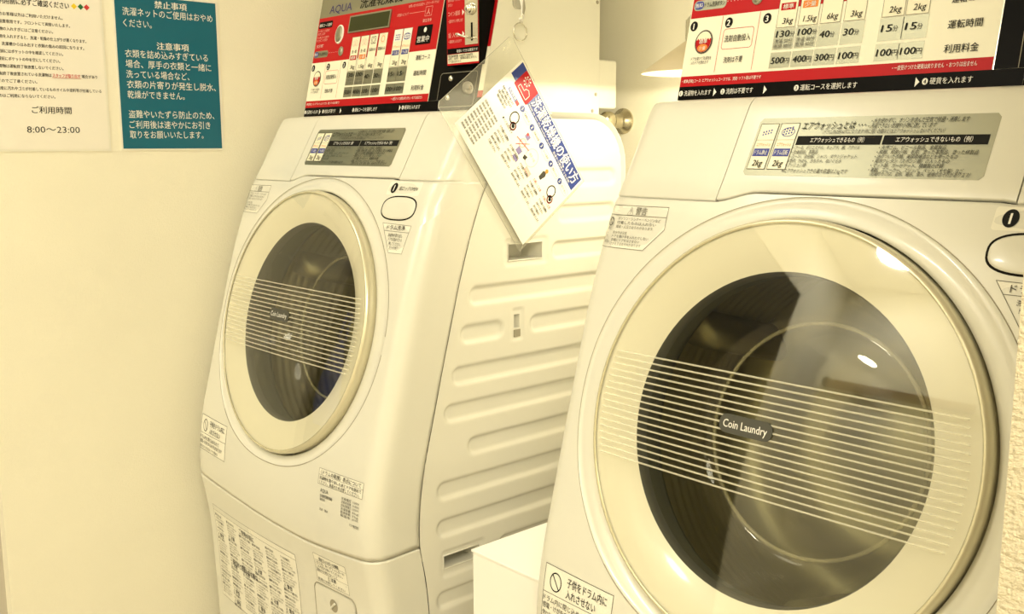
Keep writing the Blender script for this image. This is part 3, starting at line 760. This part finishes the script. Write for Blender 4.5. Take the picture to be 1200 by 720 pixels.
slab(b, [(-.182, .2275), (-.0385, .2275), (-.0385, .2620), (-.182, .2620)], lambda x, z, q: cpan(x, z, .004 + q), .0026, 'silver_foil'); dd = Draw(b, lambda x, z, q: cpan(x, z, .004 + q)); dd.rect(-.1785, .2300, -.0420, .2590, 'lcd', 1)
part(b, 'display', PANEL)
for nm, cx, cz, a, c, m0, m1 in (('start_button', -.2145, .2285, .0150, .0195, 'ink_white', 'silver_foil'), ('drum_cleaning_button', -.1985, .1930, .0082, .0095, 'shade_grey', 'silver_foil')):
    b = MB(); k = a
    b.lathe([(1.0, .0002), (.98, .002), (.85, .0026)], lambda r_, t, q, cx=cx, cz=cz, a=a, c=c: cpan(cx + a * r_ * math.cos(t), cz + c * r_ * math.sin(t), .0014 + q), m0, 32)
    b.lathe([(.85, .0026), (.78, .0018), (.72, .0034), (.4, .0040), (.001, .0041)], lambda r_, t, q, cx=cx, cz=cz, a=a, c=c: cpan(cx + a * r_ * math.cos(t), cz + c * r_ * math.sin(t), .0014 + q), m1, 32)
    part(b, nm, PANEL)
# --- black coin bay and coin mechanism
b = MB(); d = Draw(b, lambda x, z, q: cpan(x, z, .0006 + q))
d.rect(PRt + .0008, .0815, .2700, T3, 'black', 1); d.rect(.155, .0625, .2700, .0815, 'black', 1)
d.rect(.2585, .1690, .2715, T3, 'red', 2); d.rect(.2585, .0945, .2715, .1690, 'panel_cream', 2); d.rect(.2585, .0830, .2715, .0945, 'red', 2)
d.line(PRt + .0004, .064, PRt + .0004, T3, .001, 'bright_metal', 3)
d.outline(d.rr(.1480, .0690, .2500, .1290, .006), .0008, 'shade_grey', 3)
BAY = part(b, 'coin_bay', COIN)
for z in (.1190, .0850):
    b = MB(); b.lathe([(.0055, 0), (.005, .0025), (.003, .0040), (.0003, .0045)], lambda r_, t, q, z=z: cpan(.1790 + r_ * math.cos(t), z + r_ * math.sin(t), .001 + q), 'bright_metal', 20); part(b, 'bolt', BAY)
b = MB(); UY = 1.1345
b.box(XC + .1765, XC + .2640, UY, 1.20, .1395, .40, 'black', .002)
uf = lambda x, z, q: Vector((XC + x, UY - q, z)); d = Draw(b, uf)
d.rect(.1775, .1410, .2635, .3990, 'red', 1); d.rect(.1785, .1600, .2632, .1695, 'black', 2); d.rect(.1790, .1440, .2630, .1592, 'card', 2)
d.text('取扱いできる硬貨です', .2050, .1622, .0055, 'ink_white', w=.056)
d.text('取扱硬貨 100円 500円', .1815, .1545, .0050, 'ink', w=.066, bold=.02); d.text('10円 ･ 50円 ･ 紙幣は使えません', .1810, .1500, .0048, 'ink', w=.078, bold=.02); d.text('つり銭は出ません', .1810, .1455, .0044, 'ink_soft', w=.036)
for t, z, wd, hh in (('硬貨が詰まったときは', .2490, .034, .006), ('ボタン', .2410, .012, .006), ('コイン返却', .2250, .032, .0088), ('・返却ボタンを押します', .2135, .040, .006), ('投 入 口', .1885, .028, .0095), ('・硬貨を入れます', .1790, .036, .006), ('おつりは出ません', .27, .04, .008)): d.text(t, .1825, z, hh, 'pink', w=wd)
for z in (.2285, .1925): d.poly([(.2205, z - .005), (.2255, z), (.2205, z + .005)], 'ink_white', 2)
MECH = part(b, 'coin_mechanism', COIN)
b = MB(); slab(b, [(.2290, .1730), (.2625, .1730), (.2625, .3960), (.2290, .3960)], lambda x, z, q: uf(x, z, .002 + q), .0018, 'bright_metal'); d = Draw(b, lambda x, z, q: uf(x, z, .002 + q)); d.rect(.2450, .1790, .2495, .2090, 'black', 1)
part(b, 'slot_plate', MECH)
b = MB(); b.lathe([(.0105, 0), (.0105, .003), (.0095, .005), (.0075, .0055), (.007, .004), (.0062, .009), (.0045, .0105), (.0003, .011)], lambda r_, t, q: uf(.2445 + r_ * math.cos(t), .2320 + r_ * math.sin(t), .002 + q), 'bright_metal', 28); part(b, 'return_button', MECH)
b = MB(); b.tube([uf(.2480, .1830, .002), uf(.2440, .1850, .016), uf(.2360, .1880, .020), uf(.2270, .1900, .021)], [.0018, .0019, .0022, .0018], 'bright_metal', 10); part(b, 'lever', MECH)

# ---------------------------------------------------------------- the second machine: a copy with copies of its parts
def copy_tree(o, parent=None):
    c = o.copy(); COL.objects.link(c); c.parent = parent
    for ch in list(o.children): copy_tree(ch, c)
    return c
FAR = copy_tree(ROOT); FAR.location.x -= 1.0
ROOT['label'] = 'large cream coin washer-dryer filling the right foreground beside the woven wallpaper pillar'
FAR['label'] = 'cream coin washer-dryer beside the wall with the teal notice, ribbed side panel showing'

# ================================================================= things round the machines
# --- things by the doorway that the round doors mirror
b = MB(); rnd = random.Random(5); rows = []; bc = Vector((-1.962, .375, -.37))
for i in range(25):
    u = i / 24; row = []
    for j in range(40):
        v = 2 * PI * j / 40; k = 1 + .12 * math.sin(5 * v + 3 * u) * (1 - u) + .05 * math.sin(9 * v)
        wd = .06 * math.sin(PI * min(1, .08 + .92 * u))**.5 * (1.15 - .55 * u)
        row.append(bc + Vector((.45 * wd * k * math.cos(v), wd * k * math.sin(v), -.14 + .28 * u)))
    rows.append(row)
b.grid(rows, 'blue_cloth', closed=True)
b.tube([bc + Vector((0, -.02, .13)), bc + Vector((0, -.012, .22)), bc + Vector((0, .012, .22)), bc + Vector((0, .02, .13))], .005, 'blue_cloth', 8)
b.tube([bc + Vector((0, 0, .222)), bc + Vector((-.055, 0, .235))], .005, 'bright_metal', 8)
tag(b.build('cloth_bag', None, bc), 'small blue cloth bag hanging on the dark door, mirrored in the far round door', 'bag')
b = MB(); b.box(-1.93, -.95, -1.975, -1.95, .582, .640, 'brown_leather', .006)
for x in (-1.86, -1.05): b.box(x - .015, x + .015, -2.0, -1.97, .60, .63, 'brown_leather')
b.tube([(-1.93, -1.9625, .615), (-1.955, -1.9625, .615)], [.038, .030], 'navy_cloth', 16)
o = b.build('coat_rail', None, (-1.44, -1.96, .615)); tag(o, 'brown wooden rail on the wall behind the viewer, mirrored in the near round door', 'rail')

# --- white box between the machines
t = thing('storage_box', (-1.0, 1.16, ZF), 'plain white box standing in the gap between the two washers', 'box')
b = MB(); b.box(-1.0885, -.9115, .9145, 1.40, ZF, -.604, 'box_white', .002); b.build('body', t, (-1.0, 1.16, ZF))
b = MB(); b.box(-1.0905, -.9100, .9130, 1.401, -.604, -.600, 'box_white', .001); b.build('lid', t, (-1.0, 1.16, ZF))

# --- wall notices
def wall_fn(y0, z0): return lambda x, z, d: Vector((XW + .0012 + d, y0 + x, z0 + z))
b = MB(); fn = wall_fn(.763, -.0065); d = Draw(b, fn)
Wd, Ht = .2145, .299
slab(b, [(0, 0), (Wd, 0), (Wd, Ht), (0, Ht)], fn, .001, 'sticker'); d.rect(.0035, .0035, Wd - .0045, Ht - .0035, 'teal', 1)
TX = [('禁止事項', .082, .2765, .066, .0152, .02), ('洗濯ネットのご使用はおやめ', .018, .2585, .184, .0165, .006), ('ください。', .018, .2370, .056, .0165, .006), ('注意事項', .082, .1975, .066, .0152, .02), ('衣類を詰め込みすぎている', .018, .1795, .170, .0165, .006),
      ('場合、厚手の衣類と一緒に', .018, .1600, .176, .0165, .006), ('洗っている場合など、', .018, .1405, .128, .0165, .006), ('衣類の片寄りが発生し脱水、', .018, .1210, .184, .0165, .006), ('乾燥ができません。', .018, .1015, .116, .0165, .006),
      ('盗難やいたずら防止のため、', .018, .0640, .178, .0165, .006), ('ご利用後は速やかにお引き', .018, .0440, .168, .0165, .006), ('取りをお願いいたします。', .018, .0245, .152, .0165, .006)]
for s_, x, z, wd, hh, bo in TX: d.text(s_, x, z, hh, 'ink_white', w=wd, bold=bo, lay=2)
tag(b.build('wall_notice', None, (XW, .87, .14)), 'teal laminated notice with white Japanese lettering on the left wall', 'notice', 'laminated notices on the left wall')
b = MB(); fn = wall_fn(.531, -.0075); d = Draw(b, fn); Wd, Ht = .212, .299
slab(b, [(0, 0), (Wd, 0), (Wd, Ht), (0, Ht)], fn, .001, 'sticker'); d.rect(.004, .004, Wd - .004, Ht - .004, 'paper', 1)
d.text('ご利用前に必ずご確認ください', .022, .2610, .0125, 'ink', w=.129, bold=.02, lay=2)
for x, m in ((.1600, 'yellow'), (.1720, 'green'), (.1830, 'ink_red')): d.poly([(x - .0055, .2660), (x, .2605), (x + .0055, .2660), (x, .2715)], m, 2)
LN_ = [('・宿泊のお客様以外はご利用いただけません。', .126), ('・館内設置専用です。フロントにて両替いたします。', .138), ('・洗濯物の入れすぎにはご注意ください。', .107), ('・洗濯物を入れすぎると、洗濯・乾燥の仕上がりが悪くなります。', .166), ('　また、洗濯槽からはみ出すと衣類の傷みの原因になります。', .161), ('・洗濯前にはポケットの中を確認してください。', .122),
       ('・洗濯前にポケットの中を空にしてください。', .116), ('・洗濯物は運転終了後放置しないでください。', .121), ('・運転終了後放置されている洗濯物はスタッフが取り出す場合があり', .182), ('　ますのでご了承ください。', .073), ('・極度に汚れやゴミが付着しているものオイルや塗料等が付着している', .188), ('　ものはご利用にならないでください。', .103)]
for k, (s_, wd) in enumerate(LN_): d.text(s_, .012, .2400 - .0130 * k, .0070, 'ink', w=wd, bold=.015, lay=2)
d.rect(.1110, .2385 - .0130 * 8, .1640, .2470 - .0130 * 8, 'paper', 3); d.text('スタッフが取り出す', .1125, .2400 - .0130 * 8, .0072, 'ink_red', w=.0500, bold=.015, lay=5); d.line(.112, .2388 - .0130 * 8, .1635, .2388 - .0130 * 8, .0006, 'ink_red', 5)
d.text('ご利用時間', .072, .0700, .0140, 'ink', w=.070, bold=.01, lay=2); d.text('8:00〜23:00', .061, .0340, .0165, 'ink', w=.094, lay=2)
tag(b.build('wall_notice', None, (XW, .64, .14)), 'white laminated notice showing opening hours 8:00 to 23:00 on the left wall', 'notice', 'laminated notices on the left wall')

# --- instruction sheet hanging against the far machine
SXp = -1.2585
C0 = Vector((SXp, 1.1764, .1445)); ex = Vector((0, .1488, -.2051)); ex.normalize(); ey = Vector((0, ex.z * -1, ex.y)); ey = Vector((0, .8097, .5868)) if False else Vector((0, -ex.z, ex.y))
if ey.z < 0: ey = -ey
en = Vector((1, 0, 0))
shf = lambda x, y, q: C0 + ex * x + ey * y + en * q
PW, PH = .2545, .1835
t = thing('instruction_sheet', tuple(shf(PW / 2, -PH, -.002)), 'tilted laminated washer instruction sheet with blue header hanging on the far washer', 'sheet')
org = tuple(shf(PW / 2, -PH, -.002))
b = MB(); d = Draw(b, shf, .0002)
slab(b, [(0, 0), (PW, 0), (PW, -PH), (0, -PH)], shf, .0004, 'sheet_paper')
d.rect(.004, -.034, PW - .003, -.001, 'header_blue', 1); d.poly(d.rr(.020, -.0385, .066, -.0015, .003), 'red', 2)
for k in range(8): a = 2 * PI * k / 8; d.ell(.036 + .0075 * math.cos(a), -.0120 + .0075 * math.sin(a), .0016, .0016, 'ink_white', 3, 8)
d.ring(.036, -.012, .0042, .0042, .0012, 'ink_white', 3, 14)
d.outline([(.030, -.034), (.058, -.034), (.058, -.022), (.050, -.018), (.044, -.022), (.044, -.027), (.030, -.027)], .0012, 'ink_white', 3)
d.text('洗濯乾燥機の使い方', .069, -.0245, .0255, 'ink_white', w=.176, bold=.02, lay=3); d.text('How to use the washer-dryer', .069, -.0322, .0056, 'ink_white', w=.088, lay=3); d.text('洗濯から乾燥まで全自動', .168, -.0322, .0056, 'ink_white', w=.068, lay=3)
d.rect(.020, -.0555, .056, -.0485, 'header_blue', 1); d.rect(.047, -.0555, .056, -.0485, 'ink_red', 2); d.text('洗濯乾燥', .022, -.0540, .0058, 'ink_white', w=.023, lay=3)
for k in range(4): d.text('洗濯から乾燥まで使えます', .010 + .004 * (k % 2), -.0635 - .0062 * k, .0052, 'ink_soft', w=.038 - .003 * k, bold=.03)
# five steps
for i in range(5):
    x = .066 + .0385 * i
    d.ell(x, -.0475, .0058, .0058, 'header_blue', 1); d.text(str(i + 1), x, -.0505, .0085, 'ink_white', al='c', lay=3, bold=.02)
    d.outline(d.rr(x + .006, -.0540, x + .031, -.0420, .005), .0005, 'lilac', 1); d.text(('洗濯物を入れ', '洗剤は自動', 'コース選択', '硬貨を入れる', '取り出し')[i], x + .009, -.0498, .0052, 'ink_soft', w=.019, lay=2)
    z0 = -.138
    for k in range(4 if i else 5): d.text(('ドアを開けて洗濯物を', '入れてください。', '必ずドアを閉めます。', '約30分で終了します。', 'ご注意ください。')[k], x - .006 + .0004 * k, -.108 - .0085 * k, .0056, 'ink_soft', w=.030 - .004 * (k % 3), bold=.02)
    if i > 2: d.text('お願い ご注意', x - .004, -.098, .0062, 'ink_red', w=.028)
d.text('●ドアを閉めます', .051, -.094, .0052, 'ink', w=.034)
def wash_icon(x, y): d.ring(x, y, .0095, .0110, .0022, 'ink_soft', 1, 18); d.ring(x + .009, y - .011, .0060, .0065, .0025, 'ink_red', 1, 16); d.ell(x + .009, y - .011, .0035, .0035, 'ink', 2, 10)
wash_icon(.068, -.0715); wash_icon(.222, -.0750)
d.rect(.106, -.0700, .117, -.0600, 'lilac', 1); d.rect(.106, -.0655, .111, -.0600, 'ink_red', 2); d.rect(.112, -.1010, .124, -.0900, 'lilac', 1)
d.ring(.113, -.081, .007, .008, .0014, 'pink', 1, 14); d.line(.096, -.0850, .132, -.0770, .0012, 'ink_red', 3); d.line(.104, -.0950, .124, -.0690, .0012, 'ink_red', 3)
d.ring(.146, -.0790, .0150, .0165, .0008, 'pink', 1, 24); d.ell(.146, -.078, .008, .009, 'ink_white', 1); d.poly([(.131, -.089), (.139, -.086), (.140, -.094), (.133, -.096)], 'ink_soft', 1); d.text('標準 少量', .137, -.080, .0062, 'pink', w=.018)
d.poly([(.181, -.069), (.188, -.064), (.192, -.072), (.189, -.085), (.182, -.084)], 'ink_soft', 1); d.ell(.187, -.063, .004, .004, 'orange', 2, 10)
d.rect(.116, -.113, .130, -.107, 'lilac', 1); d.rect(.150, -.104, .168, -.096, 'pink', 1)
d.rect(.004, -.180, .050, -.104, 'ink_white', 1)
for k in range(3):
    for q in range(9): d.text('ご利用のお客様へのお願い', .006 + .0155 * k, -.1100 - .0078 * q, .0052, 'ink_grey', w=.0135, bold=.02)
for x0, x1 in ((.055, .117), (.122, .184), (.189, .250)): d.rect(x0, -.1805, x1, -.1475, 'pink' if False else 'paper', 1)
b.build('printed_page', t, org)
b = MB(); pl = [(-.0455, -.004), (-.039, .0035), (PW + .005, .0035), (PW + .005, -PH - .012), (-.039, -PH - .012), (-.0450, -PH - .006)]
slab(b, pl, lambda x, y, q: shf(x, y, -.0005 + q), .0012, 'laminate')
b.tube([shf(x, y, -.001) for x, y in pl], .0004, 'cup_clear', 6, closed=True)
b.build('laminate_pouch', t, org)
b = MB(); cu = shf(-.0205, -.096 * 0 - .0705, 0)
cc = Vector((SXp, 1.0573, .0935))
b.lathe([(.0003, .004), (.0030, .004), (.0034, .002), (.0085, .0012), (.0105, 0), (.0105, -.003)], lambda r_, t_, q: cc + Vector((q, r_ * math.cos(t_), r_ * math.sin(t_))), 'cup_clear', 24); b.lathe([(.0003, .0045), (.0026, .0045), (.0028, .004)], lambda r_, t_, q: cc + Vector((q, r_ * math.cos(t_), r_ * math.sin(t_))), 'shade_grey', 12)
b.build('suction_cup', t, org)

# --- hook with split ring on the coin box side
hx = XC - 1 + CB1
t = thing('key_ring', (hx, 1.215, .21), 'steel split ring on a small white hook on the side of the coin box', 'key ring'); org = (hx, 1.215, .21)
b = MB(); fnh = lambda x, z, q: Vector((hx + q, 1.217 + x, z)); d = Draw(b, fnh)
slab(b, d.rr(-.013, .236, .013, .290, .008), lambda x, z, q: fnh(x, z, .003 + q), .003, 'cup_clear')
b.tube([fnh(.002, .262, .003), fnh(.003, .240, .009), fnh(.002, .222, .010), fnh(-.003, .214, .012), fnh(-.009, .218, .015)], [.003, .003, .0028, .0028, .0022], 'box_white', 10); b.build('hook', t, org)
b = MB(); pts = []
for k in range(73): a = 2 * PI * k / 36 + .6; pts.append(fnh(-.002 + .0152 * math.cos(a), .1965 + .0152 * math.sin(a), .0065 + .0012 * (k / 36)))
b.tube(pts, .0009, 'bright_metal', 8); b.build('split_ring', t, org)
b = MB(); b.tube([fnh(.0015, .248, .0135), fnh(.001, .236, .0145), fnh(0, .226, .0135)], [.0016, .0026, .0016], 'shade_grey', 8); b.tube([fnh(0, .227, .0135), fnh(-.004, .219, .012), fnh(-.001, .2115, .008)], .0012, 'bright_metal', 8); b.build('clasp', t, org)

# --- tap on the back wall
t = thing('wall_tap', (-1.36, YB, .05), 'brassy water tap on the back wall behind the far washer', 'tap'); org = (-1.36, YB, .05)
def tp(x, y, z): return Vector((-1.366 + x, y, .050 + z))
b = MB(); b.lathe([(.026, 0), (.026, .004), (.015, .010), (.0125, .03), (.0125, .075), (.014, .078), (.014, .09), (.0003, .092)], lambda r_, a, q: tp(r_ * math.cos(a), YB - q, r_ * math.sin(a)), 'brass', 28); b.build('tap_body', t, org)
b = MB(); b.lathe([(.0003, 0), (.014, .001), (.0175, .005), (.0175, .016), (.015, .021), (.008, .0235), (.0003, .024)], lambda r_, a, q: tp(.012 + q, 1.487 + r_ * math.cos(a), r_ * math.sin(a)), 'brass', 28); b.build('knob', t, org)
b = MB(); b.tube([tp(0, 1.50, -.005), tp(0, 1.498, -.03), tp(0, 1.50, -.06)], [.011, .010, .011], 'brass', 16); b.build('spout', t, org)

# --- wall lamp behind the near machine
LC = Vector((-1.032, 1.36, .118))
t = thing('wall_lamp', (LC.x, YB, .22), 'small conical lamp glowing behind the near coin box', 'lamp'); org = (LC.x, YB, .22)
def lp(r_, a, q): return LC + Vector((r_ * math.cos(a), r_ * math.sin(a), q))
b = MB(); b.lathe([(.092, 0), (.0905, .0005), (.020, .0505), (.0195, .052), (.0215, .052), (.0925, .0018), (.092, 0)], lp, 'lamp_shade', 64); b.build('lamp_shade', t, org)
b = MB(); b.lathe([(.066, .0155), (.055, .012), (.03, .009), (.0003, .008)], lp, 'lamp_glow', 40); b.build('bulb', t, org)
b = MB(); b.lathe([(.021, .050), (.021, .085), (.012, .095), (.0003, .096)], lp, 'bright_metal', 24); b.tube([LC + Vector((0, 0, .09)), LC + Vector((0, .03, .12)), LC + Vector((0, .12, .13)), LC + Vector((0, YB - LC.y, .13))], .007, 'bright_metal', 12)
b.lathe([(.0003, .012), (.03, .010), (.034, 0)], lambda r_, a, q: Vector((LC.x + r_ * math.cos(a), YB - q, LC.z + .13 + r_ * math.sin(a))), 'bright_metal', 24); b.build('arm', t, org)
l = bpy.data.lights.new('lamp_light', 'POINT'); l.energy = 3.2; l.color = (1, .90, .68); l.shadow_soft_size = .004
lo = bpy.data.objects.new('lamp_light', l); COL.objects.link(lo); lo.parent = t; lo.location = LC + Vector((0, 0, .0045)) - Vector(org)
